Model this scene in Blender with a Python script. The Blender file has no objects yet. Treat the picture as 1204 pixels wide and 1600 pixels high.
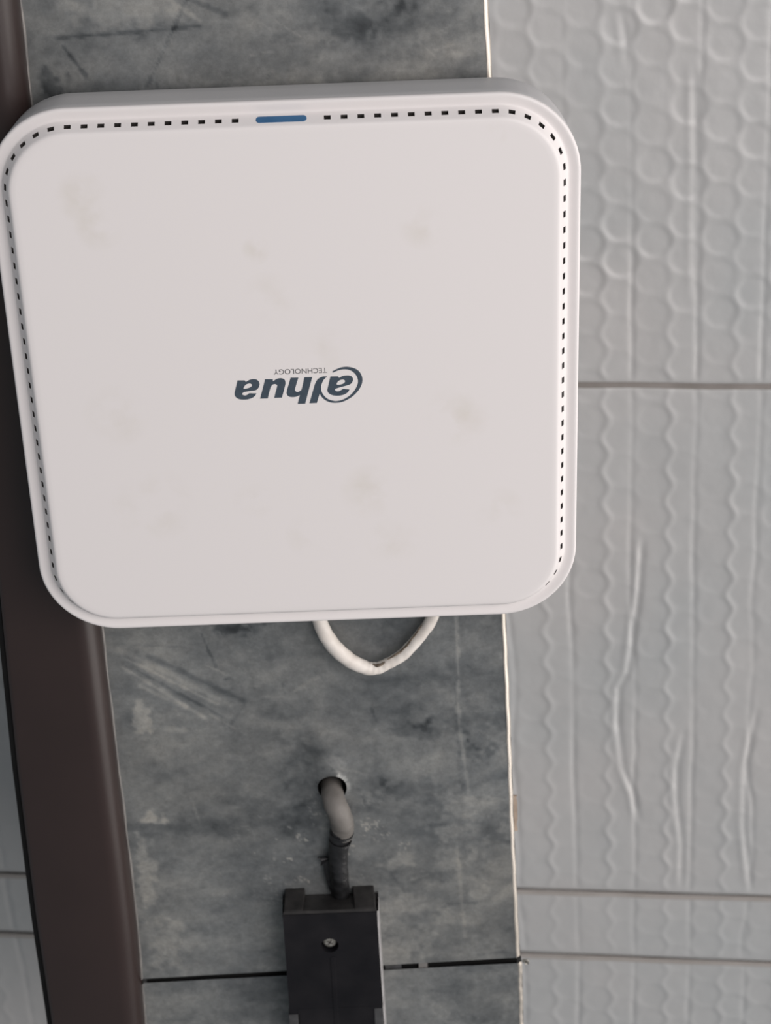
import bpy, bmesh, math, random
import numpy as np
from mathutils import Matrix, Vector, Quaternion
C = bpy.context.scene
COL = C.collection
H = 2.400            # height of the access point's rim above the yard, metres; everything hangs under a roof
# ------------------------------------------------------------------ camera (looking up)
R = np.array([[0.99931, 0.033527, -0.015981], [-0.037126, 0.889593, -0.455243], [-0.001046, 0.455523, 0.890224]])
cam = bpy.data.cameras.new('camera'); co = bpy.data.objects.new('camera', cam); COL.objects.link(co)
cam.sensor_fit = 'VERTICAL'; cam.sensor_height = 24; cam.sensor_width = 18.06; cam.lens = 45.0
cam.clip_start = 0.01
cam.dof.use_dof = True; cam.dof.focus_distance = 0.745; cam.dof.aperture_fstop = 12.0
M = Matrix(((R[0][0], -R[1][0], -R[2][0], 0.0334079), (R[0][1], -R[1][1], -R[2][1], -0.2939608),
            (R[0][2], -R[1][2], -R[2][2], H - 0.6926215), (0, 0, 0, 1)))
co.matrix_world = M
C.camera = co
# ------------------------------------------------------------------ world and light
C.view_settings.view_transform = 'Standard'; C.view_settings.look = 'None'
C.view_settings.exposure = 0.0; C.view_settings.gamma = 1.0; C.view_settings.use_curve_mapping = False
w = bpy.data.worlds.new('open_yard'); C.world = w; w.use_nodes = True
bg = w.node_tree.nodes['Background']; bg.inputs[0].default_value = (0.93, 1.0, 1.06, 1); bg.inputs[1].default_value = 0.20
def area(name, loc, aim, sx, sy, power, col):
    l = bpy.data.lights.new(name, 'AREA'); l.shape = 'RECTANGLE'; l.size = sx; l.size_y = sy; l.energy = power; l.color = col
    o = bpy.data.objects.new(name, l); COL.objects.link(o); o.location = loc
    o.rotation_euler = (Vector(aim) - Vector(loc)).to_track_quat('-Z', 'Y').to_euler(); return o
area('daylight_open_side', (2.3, 0.5, H - 0.75), (0, 0.1, H), 2.6, 2.0, 38, (1.0, 0.945, 0.90))
area('daylight_from_yard', (1.15, -0.75, H - 1.75), (0, 0.1, H), 1.8, 1.8, 37, (1.0, 0.94, 0.925))
# ------------------------------------------------------------------ helpers
def V(u, v, w): return (u / 1000.0, v / 1000.0, H + w / 1000.0)
def link(name, me, mat, parent=None, smooth=True):
    o = bpy.data.objects.new(name, me); COL.objects.link(o)
    for m in (mat if isinstance(mat, (list, tuple)) else [mat]): me.materials.append(m)
    if smooth: me.polygons.foreach_set('use_smooth', [True] * len(me.polygons))
    if parent: o.parent = parent
    return o
def mesh(name, vs, fs, mat, parent=None, smooth=False, wc=True):
    me = bpy.data.meshes.new(name); me.from_pydata([V(*p) if wc else p for p in vs], [], fs); me.update()
    if parent is not None:
        L = parent.location
        me.transform(Matrix.Translation(-Vector(L)))
    return link(name, me, mat, parent, smooth)
def thing(name, label, cat, loc, group=None):
    o = bpy.data.objects.new(name, None); COL.objects.link(o); o.location = V(*loc); o.empty_display_size = 0.02
    o['label'] = label; o['category'] = cat
    if group: o['group'] = group
    return o
def box(u0, u1, v0, v1, w0, w1):
    vs = [(u, v, w_) for w_ in (w0, w1) for v in (v0, v1) for u in (u0, u1)]
    return vs, [(0, 1, 3, 2), (4, 6, 7, 5), (0, 4, 5, 1), (2, 3, 7, 6), (0, 2, 6, 4), (1, 5, 7, 3)]
def bevel(o, wd, seg=2):
    bm = bmesh.new(); bm.from_mesh(o.data)
    bmesh.ops.bevel(bm, geom=[e for e in bm.edges if len(e.link_faces) == 2 and e.calc_face_angle() > 0.5], offset=wd, segments=seg, affect='EDGES', profile=0.5)
    bm.to_mesh(o.data); bm.free(); return o
def catmull(pts, n=8, closed=False):
    out = []; N = len(pts)
    P = [np.array(p[:-1], float) if closed else np.array(p, float) for p in pts]
    fl = [p[-1] for p in pts] if closed else [0] * N
    for i in range(N if closed else N - 1):
        a, b = P[i], P[(i + 1) % N]
        z = P[i - 1] if (closed or i > 0) else 2 * a - b
        c = P[(i + 2) % N] if (closed or i < N - 2) else 2 * b - a
        if fl[i]: z = 2 * a - b
        if fl[(i + 1) % N]: c = 2 * b - a
        if fl[i] and fl[(i + 1) % N]: out.append(a); continue
        for k in range(n):
            t = k / n
            out.append(0.5 * ((2 * a) + (b - z) * t + (2 * z - 5 * a + 4 * b - c) * t * t + (3 * a - z - 3 * b + c) * t ** 3))
    if not closed: out.append(P[-1])
    return out
def tube(name, path, rad, mat, parent, seg=20, n=10, lump=0.0, seed=1, flat=1.0):
    """path: (u,v,w) points, rad: radius per point"""
    rnd = random.Random(seed)
    pp = catmull([tuple(p) + (r,) for p, r in zip(path, rad)], n)
    vs, fs = [], []; prev = np.array([1.0, 0.2, 0.1])
    for i, q in enumerate(pp):
        a = pp[max(i - 1, 0)][:3]; b = pp[min(i + 1, len(pp) - 1)][:3]
        t = b - a; t /= np.linalg.norm(t)
        x = prev - t * prev.dot(t); x /= np.linalg.norm(x); prev = x; y = np.cross(t, x)
        ph = rnd.random() * 6
        for k in range(seg):
            th = 2 * math.pi * k / seg; r = q[3] * (1 + lump * (0.5 * math.sin(3 * th + i * 0.7) + 0.5 * math.sin(i * 1.3 + th) + 0.3 * rnd.uniform(-1, 1)))
            vs.append(tuple(q[:3] + r * (math.cos(th) * x + math.sin(th) * y * flat)))
        if i:
            for k in range(seg):
                a0 = (i - 1) * seg + k; a1 = (i - 1) * seg + (k + 1) % seg
                fs.append((a0, a1, a1 + seg, a0 + seg))
    fs.append(tuple(range(seg))); fs.append(tuple(range(len(vs) - seg, len(vs)))[::-1])
    return mesh(name, vs, fs, mat, parent, smooth=True)
_g = {}
def noise2(x, y, scale, seed):
    """smooth value noise 0..1 on numpy arrays"""
    if seed not in _g: _g[seed] = np.random.RandomState(seed).rand(256, 256)
    g = _g[seed]; X = x / scale + 1000; Y = y / scale + 1000
    i = np.floor(X).astype(int); j = np.floor(Y).astype(int); fx = X - i; fy = Y - j
    fx = fx * fx * (3 - 2 * fx); fy = fy * fy * (3 - 2 * fy)
    A = g[i % 256, j % 256]; B = g[(i + 1) % 256, j % 256]; Cc = g[i % 256, (j + 1) % 256]; D = g[(i + 1) % 256, (j + 1) % 256]
    return A * (1 - fx) * (1 - fy) + B * fx * (1 - fy) + Cc * (1 - fx) * fy + D * fx * fy
def fbm(x, y, s, seed, o=4):
    r = 0; a = 1; t = 0
    for k in range(o): r = r + a * noise2(x, y, s / 2 ** k, seed + k * 7); t += a; a *= 0.55
    return r / t
def sstep(a, b, x): t = np.clip((x - a) / (b - a), 0, 1); return t * t * (3 - 2 * t)
# ------------------------------------------------------------------ materials
def mat(name, col, rough=0.5, metal=0.0, spec=0.5):
    m = bpy.data.materials.new(name); m.use_nodes = True; b = m.node_tree.nodes['Principled BSDF']
    b.inputs['Base Color'].default_value = (*col, 1); b.inputs['Roughness'].default_value = rough
    b.inputs['Metallic'].default_value = metal; b.inputs['Specular IOR Level'].default_value = spec
    return m
def N(m, t, **kw):
    n = m.node_tree.nodes.new(t)
    for k, v in kw.items(): setattr(n, k, v)
    return n
def noisy(m, scale, lo, hi, detail=5, bump=0.0, bscale=None, stretch=(1, 1, 1), rough=None, dist=0.0002):
    """procedural colour variation between two tints and optional fine relief"""
    nt = m.node_tree; L = nt.links; b = nt.nodes['Principled BSDF']
    tc = N(m, 'ShaderNodeTexCoord'); mp = N(m, 'ShaderNodeMapping'); mp.inputs['Scale'].default_value = stretch
    L.new(tc.outputs['Object'], mp.inputs[0])
    n = N(m, 'ShaderNodeTexNoise'); n.inputs['Scale'].default_value = scale; n.inputs['Detail'].default_value = detail
    L.new(mp.outputs[0], n.inputs['Vector'])
    r = N(m, 'ShaderNodeValToRGB'); r.color_ramp.elements[0].position = 0.3; r.color_ramp.elements[1].position = 0.7
    r.color_ramp.elements[0].color = (*lo, 1); r.color_ramp.elements[1].color = (*hi, 1)
    L.new(n.outputs['Fac'], r.inputs[0]); L.new(r.outputs[0], b.inputs['Base Color'])
    if bump:
        n2 = N(m, 'ShaderNodeTexNoise'); n2.inputs['Scale'].default_value = bscale or scale * 6; n2.inputs['Detail'].default_value = 4
        L.new(mp.outputs[0], n2.inputs['Vector'])
        bp = N(m, 'ShaderNodeBump'); bp.inputs['Strength'].default_value = bump; bp.inputs['Distance'].default_value = dist
        L.new(n2.outputs['Fac'], bp.inputs['Height']); L.new(bp.outputs[0], b.inputs['Normal'])
    return r
def smudged(m, spots, base, tint, rad):
    """white plastic with a few faint finger smudges: spots in metres in object space"""
    nt = m.node_tree; L = nt.links; b = nt.nodes['Principled BSDF']; tc = N(m, 'ShaderNodeTexCoord')
    n = N(m, 'ShaderNodeTexNoise'); n.inputs['Scale'].default_value = 70; n.inputs['Detail'].default_value = 5; L.new(tc.outputs['Object'], n.inputs['Vector'])
    acc = None
    for (x, y, r, a) in spots:
        d = N(m, 'ShaderNodeVectorMath', operation='DISTANCE'); L.new(tc.outputs['Object'], d.inputs[0]); d.inputs[1].default_value = (x / 1000, y / 1000, -0.040)
        mr = N(m, 'ShaderNodeMapRange'); mr.inputs[1].default_value = r / 1000; mr.inputs[2].default_value = r / 4000; mr.inputs[3].default_value = 0; mr.inputs[4].default_value = a
        L.new(d.outputs['Value'], mr.inputs[0])
        if acc is None: acc = mr.outputs[0]
        else:
            ad = N(m, 'ShaderNodeMath', operation='ADD'); L.new(acc, ad.inputs[0]); L.new(mr.outputs[0], ad.inputs[1]); acc = ad.outputs[0]
    rp = N(m, 'ShaderNodeMapRange'); rp.inputs[1].default_value = 0.42; rp.inputs[2].default_value = 0.68; L.new(n.outputs['Fac'], rp.inputs[0])
    mu = N(m, 'ShaderNodeMath', operation='MULTIPLY'); L.new(acc, mu.inputs[0]); L.new(rp.outputs[0], mu.inputs[1])
    mx = N(m, 'ShaderNodeMix', data_type='RGBA'); mx.inputs[6].default_value = (*base, 1); mx.inputs[7].default_value = (*tint, 1)
    L.new(mu.outputs[0], mx.inputs[0]); L.new(mx.outputs[2], b.inputs['Base Color'])
WHITE = (0.825, 0.785, 0.775)
m_cover = mat('white_plastic_cover', WHITE, 0.42, 0, 0.4)
smudged(m_cover, [(-75, -78, 11, .9), (-70, -66, 10, .9), (-12, -55, 6, 1.0), (50, -62, 10, .6), (11, -12, 12, .5), (62, 16, 14, .7), (-71, 11, 14, .6), (-60, 50, 18, .6),
                  (3, 67, 12, .6), (27, 48, 13, .8), (78, 58, 11, .6), (-8, -35, 12, .5), (35, 70, 12, .5), (78, -96, 5, .8), (-20, 50, 9, .5)], WHITE, (0.735, 0.69, 0.64), 1)
m_house = mat('shaded_white_plastic_housing', (0.74, 0.73, 0.73), 0.5, 0, 0.4); noisy(m_house, 30, (0.60, 0.585, 0.585), (0.63, 0.615, 0.615))  # same white as the cover, greyed to paint in the shade on its sides
m_dark = mat('dark_slot_interior', (0.02, 0.018, 0.018), 0.8); noisy(m_dark, 200, (0.05, 0.044, 0.042), (0.085, 0.075, 0.07))
m_led = mat('blue_translucent_plastic', (0.035, 0.12, 0.26), 0.3); noisy(m_led, 90, (0.04, 0.13, 0.27), (0.06, 0.165, 0.32))
m_ink = mat('slate_printing_ink', (0.045, 0.065, 0.09), 0.6); noisy(m_ink, 400, (0.04, 0.06, 0.083), (0.055, 0.077, 0.102))
m_ink2 = mat('thin_grey_printing_ink', (0.12, 0.12, 0.125), 0.6); noisy(m_ink2, 400, (0.11, 0.11, 0.115), (0.15, 0.148, 0.15))
m_galv = mat('galvanised_sheet', (0.3, 0.3, 0.3), 0.48, 0.45, 0.5)
def galv_nodes():
    m = m_galv; nt = m.node_tree; L = nt.links; b = nt.nodes['Principled BSDF']
    at = N(m, 'ShaderNodeAttribute', attribute_name='stain')
    tc = N(m, 'ShaderNodeTexCoord'); n = N(m, 'ShaderNodeTexNoise'); n.inputs['Scale'].default_value = 330; n.inputs['Detail'].default_value = 10; n.inputs['Roughness'].default_value = 0.72
    L.new(tc.outputs['Object'], n.inputs['Vector'])
    mr = N(m, 'ShaderNodeMapRange'); mr.inputs[1].default_value = .25; mr.inputs[2].default_value = .75; mr.inputs[3].default_value = .74; mr.inputs[4].default_value = 1.27
    L.new(n.outputs['Fac'], mr.inputs[0])
    mx = N(m, 'ShaderNodeVectorMath', operation='SCALE'); L.new(at.outputs['Color'], mx.inputs[0]); L.new(mr.outputs[0], mx.inputs['Scale'])
    L.new(mx.outputs[0], b.inputs['Base Color'])
    bp = N(m, 'ShaderNodeBump'); bp.inputs['Strength'].default_value = 0.35; bp.inputs['Distance'].default_value = 0.0003
    n2 = N(m, 'ShaderNodeTexNoise'); n2.inputs['Scale'].default_value = 120; n2.inputs['Detail'].default_value = 5; L.new(tc.outputs['Object'], n2.inputs['Vector'])
    L.new(n2.outputs['Fac'], bp.inputs['Height']); L.new(bp.outputs[0], b.inputs['Normal'])
galv_nodes()
m_edge = mat('zinc_edge_highlight', (0.86, 0.80, 0.72), 0.33, 0.75); noisy(m_edge, 60, (0.58, 0.525, 0.46), (0.72, 0.66, 0.59), stretch=(1, .3, 1))  # highlight in the colour: paler than the sheet this edge is folded from
m_lip = mat('dull_zinc_lip', (0.33, 0.32, 0.31), 0.5, 0.3); noisy(m_lip, 90, (0.17, 0.165, 0.16), (0.28, 0.265, 0.25))
m_side = mat('galvanised_side', (0.2, 0.2, 0.2), 0.5, 0.4); noisy(m_side, 30, (0.17, 0.17, 0.17), (0.24, 0.24, 0.24))
m_brown = mat('brown_painted_steel', (0.05, 0.033, 0.03), 0.36, 0, 0.55); noisy(m_brown, 14, (0.026, 0.0155, 0.0140), (0.034, 0.0205, 0.0185), bump=0.12, bscale=300)
m_black = mat('matte_black', (0.006, 0.006, 0.006), 0.8, 0, 0.2); noisy(m_black, 60, (0.004, 0.004, 0.004), (0.008, 0.008, 0.008))  # painted shade in the hole and gaps, also the tube's edge strip
m_foil = mat('bubble_foil', (0.3, 0.3, 0.3), 0.42, 0.12, 0.5); noisy(m_foil, 9, (0.435, 0.446, 0.448), (0.490, 0.480, 0.474), bump=0.25, bscale=220, dist=0.0004)
m_seam = mat('tan_foil_seam', (0.36, 0.33, 0.31), 0.6); noisy(m_seam, 40, (0.19, 0.172, 0.158), (0.27, 0.245, 0.23))
m_seam2 = mat('pale_foil_seam', (0.36, 0.33, 0.31), 0.6); noisy(m_seam2, 40, (0.31, 0.285, 0.265), (0.38, 0.35, 0.33))
m_roof = mat('roof_deck', (0.10, 0.09, 0.08), 0.7); noisy(m_roof, 20, (0.08, 0.07, 0.06), (0.13, 0.115, 0.10))
m_wcable = mat('white_cable_jacket', (0.72, 0.66, 0.60), 0.5); noisy(m_wcable, 120, (0.72, 0.66, 0.60), (0.84, 0.79, 0.735), bump=0.3, bscale=260, dist=0.0005)
m_grime = mat('brown_grime', (0.10, 0.075, 0.055), 0.8); noisy(m_grime, 500, (0.07, 0.05, 0.035), (0.24, 0.19, 0.14))
m_gcable = mat('dirty_grey_conduit', (0.20, 0.185, 0.17), 0.6); noisy(m_gcable, 90, (0.12, 0.111, 0.101), (0.205, 0.19, 0.175), bump=0.3, bscale=400, dist=0.0004)
m_bcable = mat('black_tape_wrap', (0.014, 0.014, 0.015), 0.38); noisy(m_bcable, 160, (0.006, 0.006, 0.006), (0.022, 0.022, 0.024), bump=0.6, bscale=200, dist=0.0012)
m_box = mat('black_dusty_plastic', (0.014, 0.014, 0.016), 0.6, 0, 0.14); noisy(m_box, 55, (0.0075, 0.0075, 0.0095), (0.016, 0.015, 0.017), detail=8, bump=0.3, bscale=160, dist=0.0004)
m_dust = mat('dusty_black_plastic_end', (0.025, 0.024, 0.024), 0.6); noisy(m_dust, 140, (0.009, 0.008, 0.008), (0.032, 0.029, 0.028), detail=8, bump=0.4, bscale=300, dist=0.0004)
m_screw = mat('zinc_screw', (0.42, 0.40, 0.36), 0.45, 0.7); noisy(m_screw, 900, (0.22, 0.21, 0.18), (0.62, 0.60, 0.55))
m_clip = mat('grey_clip', (0.05, 0.05, 0.052), 0.6); noisy(m_clip, 200, (0.04, 0.04, 0.041), (0.07, 0.07, 0.073))
m_strip = mat('pale_grey_strip', (0.35, 0.34, 0.34), 0.4); noisy(m_strip, 150, (0.28, 0.27, 0.27), (0.42, 0.41, 0.41))
m_scrap = mat('torn_tape', (0.40, 0.31, 0.24), 0.7); noisy(m_scrap, 200, (0.36, 0.28, 0.22), (0.48, 0.38, 0.30))

# ------------------------------------------------------------------ ceiling: roof deck lined with bubble foil sheets
CW = 300.0           # foil level above the rim, mm
def plank(name, pts, w0, w1, m, parent=None):
    n = len(pts); vs = [(x, y, w0) for x, y in pts] + [(x, y, w1) for x, y in pts]
    fs = [tuple(range(n)), tuple(range(2 * n - 1, n - 1, -1))] + [(i, i + n, (i + 1) % n + n, (i + 1) % n) for i in range(n)]
    return mesh(name, vs, fs, m, parent)
ceil = plank('ceiling', [(-560, -260), (620, -260), (620, 780), (-560, 780)], CW + 8, CW + 20, m_roof)
ceil['kind'] = 'structure'
ridges0 = [137.5 + 0.3 + 36.6 * k for k in range(-20, 14)]
def foil_height(x, y):
    """relief of the bubble foil, mm; positive = away from the viewer"""
    xs = x - (y + 25) * 0.027 - 180.9
    sp = 21.2; cw = 18.3
    best = np.full(x.shape, 1e9); bid = np.zeros(x.shape)
    k0 = np.round(xs / cw)
    for dk in (-1, 0, 1):
        k = k0 + dk; off = np.where(k % 2 == 0, 0.0, sp / 2)
        j = np.round((y + 30 - off) / sp)
        hx = np.modf(np.abs(np.sin(k * 12.9898 + j * 78.233)) * 43758.5453)[0] - .5
        hy = np.modf(np.abs(np.sin(k * 39.425 + j * 11.135)) * 24634.6345)[0] - .5
        dx = xs - k * cw - hx * 1.6; dy = y + 30 - off - j * sp - hy * 1.2
        r = np.hypot(dx, dy); c = r < best
        best = np.where(c, r, best); bid = np.where(c, hx, bid)
    dent = sstep(11.0, 7.2, best + 1.2 * (fbm(x, y, 9, 19, 2) - .5)) * (0.80 + 0.9 * bid) - 0.12 * np.exp(-((best - 9.9) / 1.2) ** 2)
    h = dent * (0.15 + 0.85 * fbm(x, y, 60, 3, 2)) * (1 - 0.45 * sstep(60, 230, y))
    h += 1.6 * (fbm(x, y * 0.6, 60, 11, 3) - .5) + 0.8 * (fbm(x, y, 15, 23, 3) - .5)
    for i, rx in enumerate(ridges0):
        wob = 3.4 * (fbm(y, y * 0 + i * 31.0, 55, 41, 3) - .5) * (1.0 + 1.8 * sstep(200, 330, y) * (i % 2))
        amp = (0.12 + 0.25 * sstep(20, 160, y)) + 1.5 * np.clip(fbm(y, y * 0 + i * 17.0, 85, 51, 2) - 0.35, 0, 1)
        d = x - (rx + (y - 172) * 0.027 + wob)
        zx = rx + (y - 172) * 0.027 - 15.4 - 2.1 * np.cos(2 * np.pi * (y + 30 - sp / 2) / sp) + 0.8 * (fbm(x, y, 12, 47, 2) - .5)
        h -= (0.25 + 0.75 * sstep(40, 180, y)) * (0.45 + 0.9 * fbm(y, y * 0 + i * 9.0, 60, 57, 2)) * 0.66 * (1 - 0.5 * sstep(470, 500, y)) * np.exp(-((x - zx) / 1.6) ** 2)
        h += amp * (np.exp(-(d / 1.25) ** 2) + 0.5 * sstep(-1.0, 0.5, d) * np.exp(-np.clip(d, 0, 99) / 7.0))
    # the long loose creases one can follow by eye
    for pl, am in (([(182.2, 235), (182.2, 245.6), (181.2, 275.9), (178.8, 302.3), (176.3, 329.3), (171.1, 340.6), (170.9, 366.2), (174.8, 399.7), (181.8, 419.4), (186.5, 444.4)], 3.0),
                   ([(212.2, 372.7), (208.5, 401.2), (209.4, 425.6), (213.9, 460.7), (214.4, 496.5)], 2.4), ([(256.8, 355.9), (251.4, 403.1), (252.9, 447.4), (259.7, 498.6)], 2.0),
                   ([(202.0, -40.9), (204.4, 10.5), (205.9, 64.3), (207.3, 90.4)], 1.6), ([(162.7, -72.1), (165.7, -55.6), (166.8, -38.9)], 1.2)):
        px = np.interp(y, [b for a, b in pl], [a for a, b in pl]); fade = sstep(pl[0][1] - 4, pl[0][1] + 16, y) * sstep(pl[-1][1] + 4, pl[-1][1] - 16, y)
        h += 0.5 * am * fade * (0.45 + 0.9 * fbm(y, y * 0 + pl[0][0], 26, 63, 2)) * (np.exp(-((x - px) / 1.7) ** 2) - 0.6 * np.exp(-((x - px + 3.6) / 1.8) ** 2))
    return h * 0.72
def sheet(x0, x1, top, bot, st=1.35):
    """top/bot: (v at x=0, slope) edges of one strip of foil"""
    nx = int((x1 - x0) / st) + 1; ny = max(8, int((bot[0] - top[0]) / st) + 1)
    X, T = np.meshgrid(np.linspace(x0, x1, nx), np.linspace(0, 1, ny))
    Y0 = top[0] + top[1] * X + 0.5 * (noise2(X, X * 0, 30, 5) - .5); Y1 = bot[0] + bot[1] * X
    Y = Y0 + T * (Y1 - Y0)
    h = foil_height(X, Y)
    e = np.minimum(Y - Y0, Y1 - Y); h = h * sstep(0, 5, e) + 0.8 * np.exp(-e / 1.4)
    Z = CW + h
    vs = np.stack([X / 1000, Y / 1000, H + Z / 1000], -1).reshape(-1, 3)
    idx = np.arange(nx * ny).reshape(ny, nx)
    fs = np.stack([idx[:-1, :-1], idx[1:, :-1], idx[1:, 1:], idx[:-1, 1:]], -1).reshape(-1, 4)
    me = bpy.data.meshes.new('insulation_sheet'); me.vertices.add(len(vs)); me.vertices.foreach_set('co', vs.ravel())
    me.loops.add(len(fs) * 4); me.loops.foreach_set('vertex_index', fs.ravel()); me.polygons.add(len(fs))
    me.polygons.foreach_set('loop_start', np.arange(len(fs)) * 4); me.polygons.foreach_set('loop_total', np.full(len(fs), 4)); me.update(calc_edges=True)
    return link('insulation_sheet', me, m_foil, ceil)
S1 = (130.0, 0.051); S2 = (481.4, 0.085); S3 = (532.4, 0.097)
edges = [((-230, 0.0), S1), ((S1[0] + 1.2, S1[1]), S2), ((S2[0] + 0.9, S2[1]), S3), ((S3[0] + 0.9, S3[1]), (740, 0.0))]
for a, b in edges:
    for (x0, x1) in ((-540, -60), (60, 600)):
        sheet(x0, x1, a, b)
for (s0, wd) in ((S1, 3.4), (S2, 3.0), (S3, 3.0)):
    for (x0, x1) in ((-540, -60), (60, 600)):
        pts = []; n = 24; off = -0.7 if wd > 3.1 else 0.9
        xs_ = [x0 + (x1 - x0) * i / n for i in range(n + 1)]
        up = [(x, s0[0] + s0[1] * x + off + 0.25 * math.sin(x * .21)) for x in xs_]
        dn = [(x, y + wd + 0.3 * math.sin(x * .13)) for x, y in up][::-1]
        plank('seam_strip', up + dn, CW + (0.1 if wd > 3.1 else -0.9), CW + 0.8, m_seam if wd > 3.1 else m_seam2, ceil)

# ------------------------------------------------------------------ galvanised box beam in two lengths
Wf = 34.0
LE = [(-220, -95.6), (-142, -96.0), (-103, -96.4), (129, -93.0), (204, -92.9), (250, -92.6), (292, -92.6), (325, -93.5), (355, -94.3), (480, -97)]
RE = [(-220, 76.0), (-136, 78.3), (-107, 79.5), (129, 83.5), (191, 85.5), (247, 86.9), (320, 89.3), (328, 90.5), (364, 91.1), (480, 95)]
def interp(T, v): return np.interp(v, [a for a, b in T], [b for a, b in T])
def seam_v(x): return 324.4 - 0.0262 * x + 0.0
HC = (3.4, 218.0); HR = (6.7, 8.0)
def stain(x, y):
    """albedo of the zinc: clouds, smears, rubs and scratches, each with its own outline"""
    wx = x + 14 * (fbm(x, y, 22, 131, 3) - .5); wy = y + 14 * (fbm(x, y, 22, 137, 3) - .5)
    b = 0.62 + 0.62 * (fbm(wx, wy, 34, 61, 5) - .5) + 0.42 * (fbm(wx * .6, wy * 1.3, 10, 71, 4) - .5)
    b += 0.16 * (fbm(x, y, 3.5, 77, 3) - .5) + 0.10 * sstep(.90, .99, noise2(x, y, 1.4, 141) * (.5 + .7 * noise2(x, y, 26, 143)))
    warm = 0.5 + 0.6 * (fbm(x, y, 55, 81, 3) - .5)
    def seg(x0, y0, x1, y1, wd, a, soft=1.0):
        dx, dy = x1 - x0, y1 - y0; L = math.hypot(dx, dy); t = np.clip(((x - x0) * dx + (y - y0) * dy) / L ** 2, 0, 1)
        d = np.hypot(x - x0 - t * dx, y - y0 - t * dy) + 1.2 * (noise2(x, y, 3, 91) - .5)
        return 1.35 * a * sstep(wd, wd * (1 - soft) * .5, d)
    def blob(cx, cy, rx, ry, a, rag=0.9):
        d = np.hypot((x - cx) / rx, (y - cy) / ry) + rag * (2.6 * (fbm(x, y, 9, 95, 4) - .5) + 1.2 * (noise2(x, y, 2.2, 96) - .5))
        return 1.5 * a * sstep(1.25, 0.45, d)
    # diagonal rubbed streaks beside the brown tube
    for (x0, y0, x1, y1, wd, a) in [(-87, 141, -40, 172, 2.6, .16), (-84, 146, -46, 171, 1.2, .22), (-86, 150, -52, 178, 1.6, .2), (-80, 160, -60, 172, 2.0, .18), (-74, 145, -34, 170, 2.4, -.20),
                                    (-80, 152, -44, 178, 1.2, -.16), (-50, 176, -34, 188, .8, .15), (-88, 138, -58, 141, 1.0, -.15)]: b = b + seg(x0, y0, x1, y1, wd, a)
    b += blob(-80, 178, 4.5, 6.5, .26) + blob(-66, 184, 8, 2.2, .14) + blob(-80, 232, 6.5, 3.2, .42) + blob(-86, 268, 4, 22, .20) + blob(-82, 300, 9, 16, .12)
    b += blob(-38, 133, 9, 4, -.16) + blob(-22, 128, 6, 3, -.14) + blob(-40, 158, 2.6, 2.4, -.3)
    b += blob(66, 184, 16, 7, -.12) + blob(48, 190, 14, 5, -.10) + blob(74, 203, 9, 6, -.20) + blob(40, 222, 20, 6, -.14) + blob(68, 232, 12, 6, .16) + blob(60, 246, 10, 4, .14)
    b += blob(58, 262, 12, 6, .12) + blob(78, 243, 8, 10, -.14) + blob(52, 270, 18, 4, -.12) + blob(70, 282, 5, 4, .14)
    b += 0.16 * sstep(.42, .7, fbm(wx, wy * 1.2, 20, 171, 4)) * sstep(120, 190, y) * sstep(25, 50, x) - 0.05 * sstep(20, 60, x)
    b += blob(-8, 218, 10, 26, -.07) + blob(-14, 245, 8, 20, -.05) + blob(22, 222, 9, 18, -.05) + blob(2, 204, 9, 5, .10)
    b += seg(62, 120, 62, 186, .9, .18, .3) + seg(62, 186, 66, 225, .9, .14, .3) + seg(60, 255, 63, 308, 1.0, .13, .3)
    b += seg(-52, 128, -45, 152, .6, -.15, .3)
    # stretch above the access point
    b += blob(-58, -137, 26, 7, .18, .5) + seg(-84, -127.5, -30, -130, 1.4, -.22) + seg(-82, -124, -75, -113, 1.3, -.22, .6) + seg(-34, -141, -52, -108, 1.0, -.16, .5)
    b += seg(-48, -146, -30, -132, 1.4, .16) + seg(-42, -144, -20, -134, 1.4, -.16) + blob(20, -133, 26, 9, -.08) + blob(48, -128, 30, 8, -.08) + blob(40, -112, 30, 7, .08) + blob(-88, -108, 5, 6, -.22)
    # white specks of filler dust round the hole and the batten
    sp = noise2(x, y, 1.5, 99) * noise2(x, y, 9, 100); near = np.exp(-(((x - 3) / 34) ** 2 + ((y - 258) / 26) ** 2))
    b += 0.9 * sstep(.52, .66, noise2(x, y, 0.9, 99) * noise2(x, y, 6, 100)) * near + 0.14 * near * (fbm(x, y, 5, 105, 3))
    b += blob(30, 303, 22, 18, .13, .7) + blob(32, 262, 8, 4, .18)
    # fine scuffs in random directions
    rnd = random.Random(8)
    for _ in range(46):
        cx, cy = rnd.uniform(-88, 82), rnd.choice([rnd.uniform(-142, -105), rnd.uniform(122, 350), rnd.uniform(122, 350), rnd.uniform(122, 350)]); an = rnd.gauss(0.2, .7); ln = rnd.uniform(4, 16)
        b += seg(cx, cy, cx + ln * math.cos(an), cy + ln * math.sin(an), rnd.uniform(.5, 1.0), rnd.choice([-.10, -.08, .09, .12]), .6)
    b = np.clip(b, 0.12, 1.2) * 0.36
    tn = np.clip((b / 0.36 - 0.62) * 0.9 + (warm - .5) * 0.7, -.6, .6)
    g = np.stack([b * (0.975 + 0.16 * tn), b * (1.0 + 0.02 * tn), b * (0.985 - 0.14 * tn), np.ones_like(b)], -1)
    return g
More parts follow.
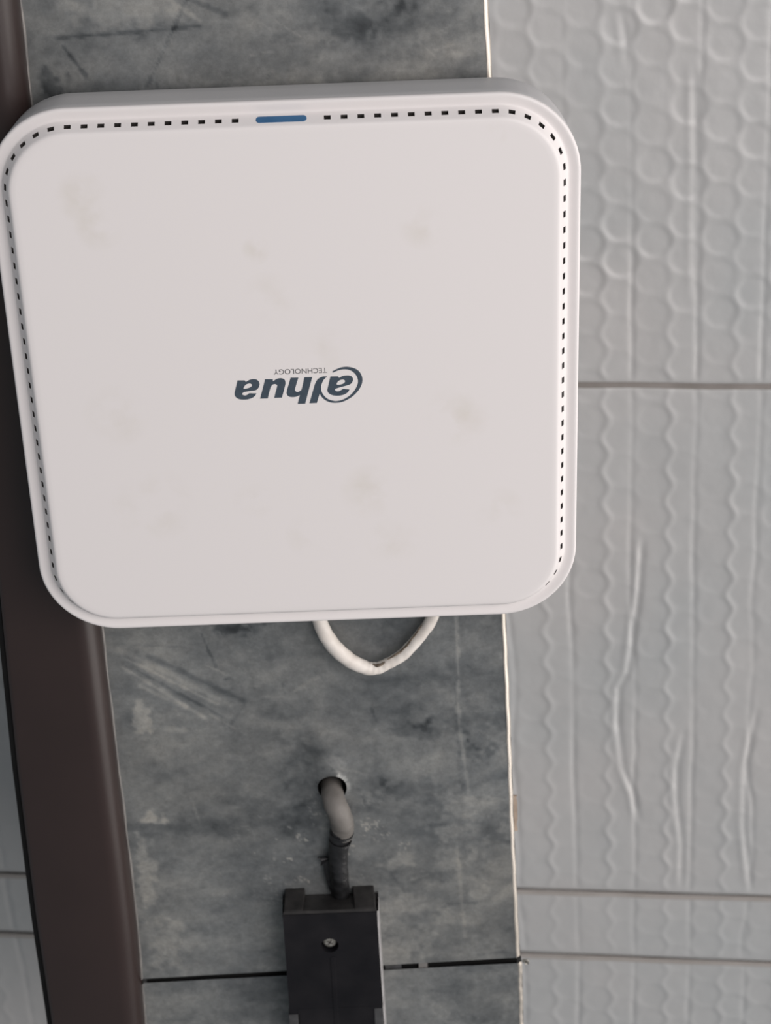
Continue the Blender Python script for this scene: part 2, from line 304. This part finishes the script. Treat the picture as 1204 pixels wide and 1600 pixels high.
def cover_face(parent, vt, vb, seed):
    st = 0.9; nx = int(180 / st); ny = int(abs(np.mean(vb(0) - vt(0))) / st)
    S, T = np.meshgrid(np.linspace(0, 1, nx), np.linspace(0, 1, ny))
    xm = -93 + S * 178
    Y = vt(xm) + T * (vb(xm) - vt(xm)); l = interp(LE, Y); r = interp(RE, Y) - 2.0
    X = l + S * (r - l); Y = vt(X) + T * (vb(X) - vt(X))
    Z = Wf + 0.5 * (fbm(X, Y, 60, 33, 3) - .5)
    dx, dy = X - HC[0], Y - HC[1]
    Z -= 3.0 * np.exp(-(((X - 3.2) / 10) ** 2 + ((Y - 209) / 9) ** 2)) + 1.0 * np.exp(-(((X + 1) / 7) ** 2 + ((Y - 196) / 9) ** 2))
    Z += 0.9 * np.exp(-(((X + 6) / 6) ** 2 + ((Y - 199) / 8) ** 2))
    # crease following the pale vertical scratch
    Z -= 0.10 * np.exp(-((X - (62 + .03 * (Y - 180))) / 1.1) ** 2) * sstep(118, 150, Y)
    rr = np.hypot(dx / HR[0], dy / HR[1])
    ins = rr < 1.0
    ring = (rr >= 1.0) & (rr < 1.22)
    X = np.where(ring, HC[0] + dx / rr * 1.0, X); Y = np.where(ring, HC[1] + dy / rr, Y)
    Z = np.where(ring, Z - 0.7, Z)
    idx = np.arange(nx * ny).reshape(ny, nx)
    f = np.stack([idx[:-1, :-1], idx[1:, :-1], idx[1:, 1:], idx[:-1, 1:]], -1).reshape(-1, 4)
    keep = ~ins.ravel()[f].any(1); f = f[keep]
    used = np.unique(f); rem = -np.ones(nx * ny, int); rem[used] = np.arange(len(used)); f = rem[f]
    vs = np.stack([X / 1000, Y / 1000, H + Z / 1000], -1).reshape(-1, 3)[used] - np.array(parent.location)
    me = bpy.data.meshes.new('face_sheet'); me.vertices.add(len(vs)); me.vertices.foreach_set('co', vs.ravel())
    me.loops.add(len(f) * 4); me.loops.foreach_set('vertex_index', f.ravel()); me.polygons.add(len(f))
    me.polygons.foreach_set('loop_start', np.arange(len(f)) * 4); me.polygons.foreach_set('loop_total', np.full(len(f), 4)); me.update(calc_edges=True)
    ca = me.color_attributes.new('stain', 'FLOAT_COLOR', 'POINT')
    ca.data.foreach_set('color', stain(X, Y + seed).reshape(-1, 4)[used].ravel())
    return link('face_sheet', me, m_galv, parent)
def beam(label, vt, vb, seed, loc):
    root = thing('galvanised_box_beam', label, 'metal beam', loc, None)
    cover_face(root, vt, vb, seed)
    # folded corner on the right, its reflected light painted as a pale tint
    n = 90; vs = []; fs = []
    a, b = vt(np.array(84.0)), vb(np.array(88.0))
    for i in range(n + 1):
        v = float(a + (b - a) * i / n); r = float(interp(RE, v)) + 0.12 * math.sin(v * .31) + 0.08 * math.sin(v * 1.1)
        for (dx, w_) in ((-2.05, Wf - 0.05), (-1.75, Wf - 0.15), (-0.25, Wf + 1.35), (0.0, Wf + 1.75)): vs.append((r + dx, v, w_))
        if i:
            for k in range(3): q = (i - 1) * 4 + k; fs.append((q, q + 1, q + 5, q + 4))
    mesh('folded_edge', vs, fs, m_edge, root, smooth=True)
    # side walls and top
    vs = []; fs = []
    a0, b0 = float(vt(np.array(-94.0))), float(vb(np.array(-94.0))); a1, b1 = float(vt(np.array(86.0))), float(vb(np.array(88.0)))
    for i in range(n + 1):
        t = i / n; vl = a0 + (b0 - a0) * t; vr = a1 + (b1 - a1) * t
        l = float(interp(LE, vl)); r = float(interp(RE, vr))
        vs += [(l, vl, Wf + .2), (l, vl, CW - 4), (r, vr, CW - 4), (r, vr, Wf + 1.7)]
        if i:
            for k in range(3): q = (i - 1) * 4 + k; fs.append((q, q + 1, q + 5, q + 4))
    mesh('side_wall', vs, fs, m_side, root)
    # dull lip on the left edge
    vs = []; fs = []
    for i in range(n + 1):
        v = a0 + (b0 - a0) * i / n; l = float(interp(LE, v)); wv = 0.15 * math.sin(v * .9) + .12 * math.sin(v * 2.3)
        vs += [(l - .75, v, Wf - .1), (l - .5, v, Wf - .9 - wv * .4), (l + .2 + wv, v, Wf - .7), (l + .4 + wv, v, Wf + .1)]
        if i:
            for k in range(3): q = (i - 1) * 4 + k; fs.append((q, q + 1, q + 5, q + 4))
    mesh('edge_lip', vs, fs, m_lip, root, smooth=True)
    return root
b1 = beam('upper length of grey stained galvanised box beam carrying the white access point', lambda x: -215 + 0 * x, lambda x: seam_v(x), 0, (0, 54, CW - 4))
b2 = beam('lower length of grey galvanised box beam below the black joint line, crossed by the batten', lambda x: seam_v(x) + 3.0 + .004 * x, lambda x: 465 + 0 * x, 37, (0, 400, CW - 4))
# black liner added to paint the shade inside the torn hole
vs = []; fs = []; n_ = 24
for (q0, w_) in ((1.0, Wf - .2), (1.0, Wf + 1), (1.02, Wf + 9), (1.02, Wf + 26)): vs += [(HC[0] + HR[0] * q0 * math.cos(6.28318 * k / n_), HC[1] + HR[1] * q0 * math.sin(6.28318 * k / n_), w_) for k in range(n_)]
for j in range(3):
    for k in range(n_): fs.append((j * n_ + k, j * n_ + (k + 1) % n_, (j + 1) * n_ + (k + 1) % n_, (j + 1) * n_ + k))
fs.append(tuple(range(3 * n_, 4 * n_)))
mesh('hole_shade_liner', vs, fs, m_black, b1, smooth=True)
# lit tab seen inside the joint gap, and black backing added as the gap's shade
vs, fs = box(40.4, 44.6, 322.6, 326.8, Wf + .5, Wf + 3); mesh('joint_tab', vs, fs, m_lip, b1)
vs, fs = box(24, 32, 323.4, 327.5, Wf + 1.2, Wf + 3); mesh('joint_tab', vs, fs, m_clip, b1)
for rt, v0, v1 in ((b1, 315, 322),):
    vs, fs = box(-92, 88, 321, 333, Wf + 2.2, Wf + 6); mesh('joint_shade_backing', vs, fs, m_black, b1)
# dark notch between beam and brown tube, its shade drawn as a black box
vs, fs = box(-95.3, -93.75, 303, 321, Wf - 2.6, Wf + 3); o = mesh('edge_notch', vs, fs, m_black, b1); bevel(o, 0.0005)
o['label'] = 'short black gap beside the brown tube'
# screw tip poking out of the right side just under the joint
sc = thing('screw', 'tiny bright screw tip sticking out at the right end of the black joint line', 'screw', (93.0, 326.2, Wf + 4))
def disc(cx, cy, w0, w1, r, n=20, r1=None):
    r1 = r if r1 is None else r1
    vs = [(cx + r * math.cos(6.28318 * k / n), cy + r * math.sin(6.28318 * k / n), w0) for k in range(n)] + [(cx + r1 * math.cos(6.28318 * k / n), cy + r1 * math.sin(6.28318 * k / n), w1) for k in range(n)]
    return vs, [tuple(range(n)), tuple(range(2 * n - 1, n - 1, -1))] + [(k, (k + 1) % n, (k + 1) % n + n, k + n) for k in range(n)]
vs, fs = disc(92.7, 325.6, Wf - .4, Wf + .9, 0.9, 16, 1.15); mesh('screw_head', vs, fs, m_screw, sc, True)
vs, fs = box(90.6, 92.9, 325.0, 326.3, Wf + .9, Wf + 2.2); mesh('screw_shank', vs, fs, m_screw, sc)
# torn scrap of tan tape on the beam's right side
vs = []; fs = []; n = 14
for i in range(n + 1):
    v = 230 + 20 * i / n; r = float(interp(RE, v))
    vs += [(r + .05, v, Wf + 4), (r + 1.9 - .5 * abs(math.sin(i * .7)) * (i > 9 or i < 2), v, Wf + 4 + .1 * math.sin(i)), (r + 1.9 - .5 * abs(math.sin(i * .7)), v, Wf + 5), (r + .05, v, Wf + 5)]
    if i:
        for k in range(4): q = (i - 1) * 4; fs.append((q + k, q + (k + 1) % 4, q + 4 + (k + 1) % 4, q + 4 + k))
fs += [(0, 1, 2, 3), (n * 4, n * 4 + 1, n * 4 + 2, n * 4 + 3)]
o = mesh('tape_scrap', vs, fs, m_scrap); o['label'] = 'small tan scrap of tape on the right edge of the beam beside the foil'; o['category'] = 'tape'

# ------------------------------------------------------------------ brown painted steel tube
br = thing('brown_steel_tube', 'long brown painted steel tube with rounded glossy edge left of the grey beam', 'steel tube', (-115, 100, CW - 4))
LB = [(-220, -128), (100, -133.2), (122, -134.1), (193, -136.7), (280, -138.2), (342, -138.0), (480, -140)]
RB = [(v, x + 0.0) for v, x in LE]
vs = []; fs = []; n = 80; rad = 9.5
prof_n = 9
for i in range(n + 1):
    v = -215 + 680 * i / n; l = float(interp(LB, v)); r = float(interp(RB, v)) - 0.35
    row = [(l, v, 74), (l, v, 24.5), (l + .6, v, 22.6), (l + 2.4, v, 22)]
    for k in range(prof_n + 1):
        th = math.pi / 2 * k / prof_n
        row.append((r - rad + rad * math.sin(th), v, 22 + rad * (1 - math.cos(th))))
    row += [(r, v, 74)]; m_ = len(row); vs += row
    if i:
        for k in range(m_): q = (i - 1) * m_; fs.append((q + k, q + (k + 1) % m_, q + m_ + (k + 1) % m_, q + m_ + k))
fs += [tuple(range(m_)), tuple(range(n * m_, (n + 1) * m_))]
mesh('tube_body', vs, fs, m_brown, br, smooth=True)
bpy_o = br.children[0]
for p in bpy_o.data.polygons: p.use_smooth = len(p.vertices) == 4
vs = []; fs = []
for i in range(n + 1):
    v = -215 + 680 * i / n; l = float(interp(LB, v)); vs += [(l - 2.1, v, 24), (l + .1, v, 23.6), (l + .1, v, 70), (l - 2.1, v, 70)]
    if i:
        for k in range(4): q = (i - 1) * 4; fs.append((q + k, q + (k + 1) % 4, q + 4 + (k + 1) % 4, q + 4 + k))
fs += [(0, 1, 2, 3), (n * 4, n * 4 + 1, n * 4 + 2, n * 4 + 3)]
mesh('black_edge_strip', vs, fs, m_black, br)  # plain black strip along the tube's left edge
for v in (-150, 380):
    vs, fs = box(-128, -100, v, v + 25, 73.5, CW + 2); mesh('hanger_plate', vs, fs, m_brown, br)

# ------------------------------------------------------------------ wireless access point
ap = thing('wireless_access_point', 'square white wireless access point with dashed vent ring and blue light bar on the beam', 'access point', (0, 0, Wf))
CR = 79.0            # corner centre
E0 = 31.0            # rim radius at the corners
SR = 24.7            # radius of the slot ring at the corners
def walk(s):
    """perimeter walk from top middle (towards +u); returns foot point and outward direction"""
    a = SR * math.pi / 2
    segs = [('s', CR, (0, -CR), (1, 0), (0, -1)), ('c', a, (CR, -CR), -90), ('s', 2 * CR, (CR, -CR), (0, 1), (1, 0)), ('c', a, (CR, CR), 0),
            ('s', 2 * CR, (CR, CR), (-1, 0), (0, 1)), ('c', a, (-CR, CR), 90), ('s', 2 * CR, (-CR, CR), (0, -1), (-1, 0)), ('c', a, (-CR, -CR), 180), ('s', CR, (-CR, -CR), (1, 0), (0, -1))]
    for sg in segs:
        if s <= sg[1] + 1e-9:
            if sg[0] == 's': return (sg[2][0] + sg[3][0] * s, sg[2][1] + sg[3][1] * s), sg[4]
            th = math.radians(sg[3] + 90 * s / sg[1]); return sg[2], (math.cos(th), math.sin(th))
        s -= sg[1]
    return (0, -CR), (0, -1)
PER = 8 * CR + 4 * SR * math.pi / 2
slots = []
s = 16.8
while s < CR + SR * math.pi / 2 + 2 * CR + 21:
    slots += [s, PER - s]; s += 6.13
slots.sort()
params = {0.0: 0}
brk = set([0.0])
acc = 0
for i in range(9):
    ln = [CR, SR * math.pi / 2][i % 2] if i in (0, 1, 3, 5, 7) else 2 * CR
    if i == 8: ln = CR
    if i % 2 == 1:
        for k in range(17): brk.add(round(acc + ln * k / 16, 4))
    acc += ln; brk.add(round(min(acc, PER), 4))
SW = 1.25
for q in slots:
    lo, hi = round(q - SW, 4), round(q + SW, 4)
    brk = {b for b in brk if not (lo - .25 < b < hi + .25)}; brk.add(lo); brk.add(hi)
brk = sorted(b for b in brk if b < PER - 1e-3)
smp = [walk(b) for b in brk]; NP = len(brk)
isslot = [any(abs((brk[i] + (brk[(i + 1) % NP] if i < NP - 1 else PER)) / 2 - q) < .3 for q in slots) for i in range(NP)]
def ringpt(k, e, w_): (fx, fy), (dx, dy) = smp[k]; r = E0 - e; return (fx + dx * r, fy + dy * r, w_)
prof = [(0.25, 1.6), (0.0, 0.9), (0.0, 0.0), (0.12, -0.55), (0.45, -0.95), (0.95, -1.1), (1.6, -1.02), (2.6, -0.72), (3.6, -0.38), (4.3, -0.22), (4.75, -0.3), (4.95, -0.6),
        (5.78, -2.35), (6.82, -4.05), (7.6, -5.3), (7.95, -5.75), (8.5, -6.05), (9.3, -6.18), (11, -6.2)]
SI = 12              # the slots lie between profile rows 12 and 13
vs = []; fs = []
for (e, w_) in prof: vs += [ringpt(k, e, w_) for k in range(NP)]
for j in range(len(prof) - 1):
    for k in range(NP):
        if j == SI and isslot[k]: continue
        k2 = (k + 1) % NP; fs.append((j * NP + k, j * NP + k2, (j + 1) * NP + k2, (j + 1) * NP + k))
fs.append(tuple(range((len(prof) - 1) * NP, len(prof) * NP)))
cov = mesh('cover', vs, fs, m_cover, ap, smooth=True)
for p in cov.data.polygons:
    if len(p.vertices) > 4: p.use_smooth = False
# vent slots: dark pockets sunk through the sloping wall
nv = np.array([0.0, 0.0])
for k in range(NP):
    if not isslot[k]: continue
    k2 = (k + 1) % NP
    a = [ringpt(k, *prof[SI]), ringpt(k2, *prof[SI]), ringpt(k2, *prof[SI + 1]), ringpt(k, *prof[SI + 1])]
    (fx, fy), (dx, dy) = smp[k]
    c = [(p[0] - dx * 1.6, p[1] - dy * 1.6, p[2] + 1.3) for p in a]
    mesh('vent_slot', a + c, [(4, 5, 6, 7), (0, 1, 5, 4), (1, 2, 6, 5), (2, 3, 7, 6), (3, 0, 4, 7)], m_dark, ap)
# light bar: a pill set into the wall
vs = []; fs = []; n = 12
def wallpt(x, t, out):   # t in mm up the wall, out = proud of the wall
    dw = -0.853 * t - 0.522 * out; de = 0.522 * t - 0.853 * out
    return (x, -(110 - (6.3 + de)), -3.2 + dw)
for out, sc_ in ((0.12, 0.93), (0.04, 1.0), (-0.5, 1.0)):
    for sx in (1, -1):
        for i in range(n + 1):
            th = math.pi * i / n - math.pi / 2
            vs.append(wallpt(sx * (8.0 + 1.3 * sc_ * math.cos(th)), sx * 1.55 * sc_ * math.sin(th), out))
m_ = 2 * (n + 1)
fs.append(tuple(range(m_)))
for j in range(2):
    for k in range(m_): fs.append((j * m_ + k, j * m_ + (k + 1) % m_, (j + 1) * m_ + (k + 1) % m_, (j + 1) * m_ + k))
o = mesh('light_bar', vs, fs, m_led, ap); o['label'] = 'blue light bar'
# housing: the side walls and back
hp = [(0.3, 1.7), (0.15, 2.2), (0.2, 6), (0.6, 16), (1.0, 24.5), (1.4, 25.8), (2.4, 26.4), (5, 26.5)]
vs = []; fs = []
for (e, w_) in hp: vs += [ringpt(k, e, w_) for k in range(NP)]
for j in range(len(hp) - 1):
    for k in range(NP): k2 = (k + 1) % NP; fs.append((j * NP + k, j * NP + k2, (j + 1) * NP + k2, (j + 1) * NP + k))
fs.append(tuple(range((len(hp) - 1) * NP, len(hp) * NP)))
mesh('housing', vs, fs, m_house, ap, smooth=True)
for p in ap.children[-1].data.polygons:
    if len(p.vertices) > 4: p.use_smooth = False
vs, fs = box(-60, 60, -60, 60, 26.3, Wf - 0.3); mesh('mounting_bracket', vs, fs, m_lip, ap)
# printed logo
def poly_mesh(name, contours, w_, m, parent, th=0.06):
    cu = bpy.data.curves.new('outline', 'CURVE'); cu.dimensions = '2D'; cu.fill_mode = 'BOTH'; cu.extrude = th / 1000
    for c in contours:
        pts = catmull([(p[0], p[1], p[2] if len(p) > 2 else 0) for p in c], 6, True)
        sp = cu.splines.new('POLY'); sp.points.add(len(pts) - 1); sp.use_cyclic_u = True
        for q, p in zip(sp.points, pts): q.co = (p[0] / 1000, p[1] / 1000, 0, 1)
    t = bpy.data.objects.new('tmp', cu); COL.objects.link(t)
    me = bpy.data.meshes.new_from_object(t.evaluated_get(bpy.context.evaluated_depsgraph_get()))
    bpy.data.objects.remove(t); bpy.data.curves.remove(cu)
    me.name = name; me.transform(Matrix.Translation(Vector(V(0, 0, w_)) - Vector(parent.location))); me.materials.clear()
    return link(name, me, m, parent, False)
a2 = [[-22.74,-2.35,1],[-19.91,-2.24,1],[-19.57,-1.56,1],[-17.98,-2.41],[-16.15,-2.63],[-14.83,-1.99],[-14.3,-0.61],[-14.79,0.98],[-15.99,2.04],[-18.29,2.32],[-20.35,2.61],[-21.23,3.19],[-21.18,3.76],[-20.22,4.1],[-19.3,3.81],[-18.57,3.22,1],[-15.74,3.41,1],[-16.49,4.5],[-18.03,5.43],[-20.11,5.84],[-22.38,5.62],[-23.8,4.7],[-24.22,3.32],[-23.79,1.35],[-23.2,-0.6]]
a2h = [[-20.54,1.29],[-20.34,0.38],[-19.46,-0.57],[-18.08,-0.88],[-17.25,-0.36],[-17.6,0.49],[-18.89,1.06]]
lu = [[-12.03,-2.41,1],[-9.09,-2.29,1],[-9.01,-1.38,1],[-7.55,-2.36],[-5.94,-2.61],[-4.61,-2.06],[-4.25,-0.57],[-4.7,1.38],[-5.97,5.59,1],[-8.98,5.62,1],[-7.63,1.02],[-7.52,0.28],[-8.24,-0.24],[-9.27,-0.04],[-10.01,0.92],[-10.56,2.38],[-11.51,5.69,1],[-14.45,5.65,1]]
lh = [[-2.12,-2.65,1],[0.85,-2.58,1],[-0.6,1.8],[-0.59,2.98],[0.17,3.51],[1.11,3.1],[1.95,2.15],[3.23,-2.68,1],[6.25,-2.66,1],[2.92,8.52,1],[0.02,8.47,1],[1.06,4.79,1],[-0.15,5.33],[-1.76,5.54],[-3.33,5.15],[-4.0,4.01],[-3.75,2.41]]
ll = [[12.03,-2.62,1],[10.26,-2.64],[8.4,-1.66],[7.29,0.14],[6.62,2.09],[4.59,8.41,1],[7.49,8.38,1],[8.78,4.41,1],[9.29,5.54],[10.26,6.82],[11.8,7.96],[13.37,8.49],[14.96,8.63],[17.03,8.42],[19.35,7.52],[21.69,6.0],[23.83,3.78],[25.18,1.36],[25.61,-0.84],[25.23,-2.83],[24.17,-4.59],[22.4,-5.76],[19.94,-6.35],[17.67,-6.2],[15.83,-5.54],[14.21,-4.74,1],[14.23,-4.13,1],[16.26,-4.98],[18.09,-5.32],[19.89,-5.25],[21.45,-4.65],[22.87,-3.29],[23.71,-1.66],[23.86,0.32],[23.21,2.27],[22.0,4.2],[20.33,5.87],[18.22,7.15],[16.6,7.7],[15.0,7.89],[13.41,7.57],[11.85,6.89],[10.54,5.59],[9.67,3.95],[9.42,1.96],[9.85,0.24],[10.65,-1.33]]
a1 = [[13.32,-2.57,1],[16.26,-2.5,1],[16.57,-1.82,1],[18.19,-2.62],[20.01,-2.74],[21.36,-2.37],[21.95,-1.24],[21.59,0.23],[20.53,1.12],[18.69,1.66],[16.39,2.24],[15.0,2.73],[14.8,3.21],[15.3,3.73],[16.44,3.77],[17.25,3.31],[17.96,2.84,1],[20.44,3.19,1],[19.71,4.35],[18.08,5.33],[15.78,5.68],[13.75,5.35],[12.42,4.55],[11.84,3.29],[12.21,1.57],[12.77,-0.62]]
a1h = [[15.59,0.92],[15.93,-0.13],[16.98,-0.9],[18.35,-1.01],[18.89,-0.38],[18.4,0.47],[17.13,0.96]]
PW = -6.22
for nm, cs in (('logo_letter', [a2, a2h]), ('logo_letter', [lu]), ('logo_letter', [lh]), ('logo_letter_with_ring', [ll]), ('logo_letter', [a1, a1h])):
    poly_mesh(nm, cs, PW, m_ink, ap)
tx = bpy.data.curves.new('caption', 'FONT'); tx.body = 'TECHNOLOGY'; tx.size = 0.0029; tx.fill_mode = 'BOTH'; tx.extrude = 0.00005; tx.space_character = 1.0
to = bpy.data.objects.new('tmp', tx); COL.objects.link(to)
me = bpy.data.meshes.new_from_object(to.evaluated_get(bpy.context.evaluated_depsgraph_get())); bpy.data.objects.remove(to)
cx = [v.co.x for v in me.vertices]; cy = [v.co.y for v in me.vertices]
S = Matrix.Diagonal((0.0206 / (max(cx) - min(cx)), 0.0021 / (max(cy) - min(cy)), 1, 1))
me.transform(S @ Matrix.Translation((-min(cx), -min(cy), 0)))
me.transform(Matrix.Rotation(math.pi, 4, 'Y')); me.transform(Matrix.Translation(Vector(V(12.1, -6.30, PW)) - Vector(ap.location))); me.materials.clear()
link('logo_caption', me, m_ink2, ap, False)

# ------------------------------------------------------------------ cables
wc = thing('white_cable', 'white network cable looping out from under the lower edge of the access point', 'cable', (25, 120, Wf))
tube('cable_jacket', [(-7, 96, 30.4), (-4, 108, 30.2), (1.6, 125, 29), (5.6, 136, 28), (12.8, 145.6, 28), (20.5, 151.2, 28.5), (26, 152.4, 29), (31.5, 150.2, 29.4), (38, 146, 29.6), (45.3, 137.5, 29.8), (51.2, 128, 30.2), (55, 112, 30.4), (56, 98, 30.6)],
     [3.1, 3.1, 3.2, 3.4, 3.4, 3.1, 2.8, 2.6, 2.7, 2.7, 2.7, 2.7, 2.7], m_wcable, wc, lump=0.045, seed=4)
gc = thing('power_cable', 'dirty grey power cable coming from the torn hole, black tape at its lower end', 'cable', (4, 219, Wf))
tube('grey_conduit', [(2.5, 225, 58), (2.5, 223, 46), (2.8, 221.6, 38), (4.3, 223.9, 29.4), (6.4, 229, 27.4), (7.4, 236, 28), (6.9, 242, 28.6)], [5.2, 5.2, 5.2, 5.3, 5.4, 5.3, 4.9], m_gcable, gc, seg=28, lump=0.02, seed=2)
o = tube('black_tape', [(7.0, 238.5, 28.4), (6.2, 242, 28.8), (5.0, 249, 29.2), (4.4, 258, 29.6), (4.6, 267, 30.2), (4.8, 277, 31.6), (4.8, 284, 33)], [5.25, 5.1, 4.7, 4.5, 4.35, 4.1, 3.4], m_bcable, gc, seg=28, lump=0.022, seed=7)
for v, r in ((240.2, 5.45), (244.6, 5.15)):
    tube('tape_wrap', [(6.9 - (v - 240) * .2, v - .8, 28.5), (6.8 - (v - 240) * .2, v, 28.6), (6.7 - (v - 240) * .2, v + .9, 28.7)], [r, r + .15, r], m_bcable, gc, seg=28, n=3, lump=.03, seed=int(v))
for pts_, rr in (([(24.5, 149.7, 28.0), (27, 149.9, 27.2), (29.8, 148.5, 27.6)], .75), ([(31, 147.7, 28.3), (35, 144.9, 28.0), (38.5, 142.2, 28.2), (43, 136.5, 28.6), (46.5, 131, 29)], .45)):
    o = tube('grime_streak', pts_, [rr * .5] + [rr] * (len(pts_) - 2) + [rr * .4], m_grime, wc, seg=8, n=5, lump=.25, seed=9)
# loose torn end of tape
pts = [(-1.6, 255.2), (-5.2, 255.8), (-3.4, 257.0), (-3.9, 260.4), (-2.7, 259.4), (-2.2, 264), (-1.3, 270), (0.2, 277), (2.0, 276), (1.6, 266), (0.8, 256.5)]
n_ = len(pts)
vs = [(x, y, 30.4 + .5 * math.sin(i * 2.1)) for i, (x, y) in enumerate(pts)] + [(x, y, 31.2 + .5 * math.sin(i * 2.1)) for i, (x, y) in enumerate(pts)]
mesh('torn_tape_end', vs, [tuple(range(n_)), tuple(range(2 * n_ - 1, n_ - 1, -1))] + [(i, (i + 1) % n_, (i + 1) % n_ + n_, i + n_) for i in range(n_)], m_bcable, gc)

# ------------------------------------------------------------------ black batten (end of a light fitting)
bt = thing('light_batten', 'black plastic light batten with a sunken screw, fixed across the beam joint below the cable', 'light fitting', (0, 340, Wf))
F = 18.0
def plate_hole(x0, x1, y0, y1, cx, cy, r, w_, N_=32):
    ang = sorted([2 * math.pi * k / N_ + .01 for k in range(N_)] + [math.atan2(y - cy, x - cx) % (2 * math.pi) for x in (x0, x1) for y in (y0, y1)])
    ci, ou = [], []
    for a in ang:
        c_, s_ = math.cos(a), math.sin(a); ci.append((cx + r * c_, cy + r * s_, w_))
        tt = min([(x1 - cx) / c_ if c_ > 1e-9 else 1e9, (x0 - cx) / c_ if c_ < -1e-9 else 1e9, (y1 - cy) / s_ if s_ > 1e-9 else 1e9, (y0 - cy) / s_ if s_ < -1e-9 else 1e9])
        ou.append((cx + tt * c_, cy + tt * s_, w_))
    return ci, ou
def L_(v): return -22.3 - .003 * (v - 276)
def R_(v): return 21.2 + .016 * (v - 276)
ci, ou = plate_hole(-22.3, 21.6, 278.0, 320, -1.2, 297.3, 4.1, F)
n_ = len(ci); vs = ci + ou + [(x, y, F + 5) for x, y, z in ci]; fs = []
for k in range(n_): k2 = (k + 1) % n_; fs += [(k, k2, n_ + k2, n_ + k), (k, 2 * n_ + k, 2 * n_ + k2, k2)]
fs.append(tuple(range(2 * n_, 3 * n_)))
b0 = len(vs)
# remaining shell: front continues downwards, sides, rounded shoulders
vs += [(-22.3, 320, F), (21.6, 320, F), (-22.5, 470, F), (24.5, 470, F), (-22.3, 278, F), (21.6, 278, F), (-23.0, 320, Wf), (22.3, 320, Wf), (-23.2, 470, Wf), (25.0, 470, Wf), (-22.9, 279, Wf), (22.2, 279, Wf)]
q = lambda *a: tuple(b0 + i for i in a)
fs += [q(0, 1, 3, 2), q(4, 0, 6, 10), q(0, 2, 8, 6), q(1, 5, 11, 7), q(3, 1, 7, 9), q(2, 3, 9, 8)]
body = mesh('batten_body', vs, fs, m_box, bt)
# end cap: sloping end wall with a prong at each corner and the cable notch between them
vs = [(-21.6, 276.5, F + .3), (21.0, 276.5, F + .3), (21.6, 279.6, Wf), (-21.8, 279.4, Wf), (-22.3, 278.3, F), (21.6, 278.3, F), (21.9, 285, Wf), (-22.5, 285, Wf)]
mesh('end_cap', vs, [(0, 1, 2, 3), (0, 4, 5, 1), (0, 3, 7, 4), (1, 5, 6, 2)], m_dust, bt)
for (xa, xb, xc, xd) in ((-21.7, -12.9, -21.3, -12.1), (11.2, 21.0, 10.4, 20.4)):
    vs = [(xa, 276.3, F + .6), (xb, 276.3, F + .6), (xd, 275.2, Wf), (xc, 275.2, Wf), (xa, 280, F + .6), (xb, 280, F + .6), (xd, 281, Wf), (xc, 281, Wf)]
    o = mesh('cap_prong', vs, [(0, 1, 2, 3), (4, 7, 6, 5), (0, 4, 5, 1), (1, 5, 6, 2), (2, 6, 7, 3), (3, 7, 4, 0)], m_dust, bt); bevel(o, .00045, 2)
# raised seam line of the cap
vs, fs = box(-22.45, 21.7, 278.3, 279.1, F - .35, F + .3); o = mesh('cap_ridge', vs, fs, m_box, bt); bevel(o, .00012)
# shallow central rib
vs, fs = box(-1.3, .9, 304, 470, F - .25, F + .1); o = mesh('centre_rib', vs, fs, m_box, bt); bevel(o, .0002)
# side clips near the bottom of the frame
for (x0, x1, v0) in ((-22.9, -18.4, 338.2), (18.2, 22.4, 336.3)):
    vs, fs = box(x0, x1, v0, v0 + 30, F - .5, F + 9); o = mesh('side_clip', vs, fs, m_clip, bt); bevel(o, .0003)
vs, fs = box(-18.4, -17.6, 338.5, 368, F - .3, F + 1); mesh('clip_gap', vs, fs, m_black, bt)
vs, fs = box(-18.4, 18.2, 335, 366, F - .1, F + 1); mesh('clip_bed', vs, fs, m_box, bt)
# pale strip along the right side
vs = []; fs = []
for i in range(21):
    v = 279.5 + 190 * i / 20; r = 21.65 + (v - 279) * .0152
    vs += [(r - .1, v, F + 2), (r + .55, v, F + 2.4), (r + .8, v, Wf - .3), (r, v, Wf - .3)]
    if i:
        for k in range(4): q_ = (i - 1) * 4; fs.append((q_ + k, q_ + (k + 1) % 4, q_ + 4 + (k + 1) % 4, q_ + 4 + k))
mesh('pale_side_strip', vs, fs, m_strip, bt)
# screw sunk in the hole
sw = 3.3; vs = []; fs = []; n = 28
rings = [(sw * .98, F + 3.4), (sw, F + 2.5), (sw * .9, F + 1.9), (sw * .6, F + 1.55), (0.7, F + 1.5)]
for (r, w_) in rings: vs += [(-1.2 + r * math.cos(2 * math.pi * k / n), 296.6 + r * math.sin(2 * math.pi * k / n), w_) for k in range(n)]
for j in range(len(rings) - 1):
    for k in range(n): fs.append((j * n + k, j * n + (k + 1) % n, (j + 1) * n + (k + 1) % n, (j + 1) * n + k))
fs.append(tuple(range((len(rings) - 1) * n, len(rings) * n)))
o = mesh('screw', vs, fs, m_screw, bt, smooth=True); o['label'] = 'pale metal cross-head screw'
for ang in (0.6, 0.6 + math.pi / 2):
    vs, fs = box(-1.5, 1.5, -.28, .28, F + 1.35, F + 1.9)
    vs = [(-1.2 + x * math.cos(ang) - y * math.sin(ang), 296.6 + x * math.sin(ang) + y * math.cos(ang), z) for x, y, z in vs]
    mesh('screw_recess', vs, fs, m_dark, o if False else bt)
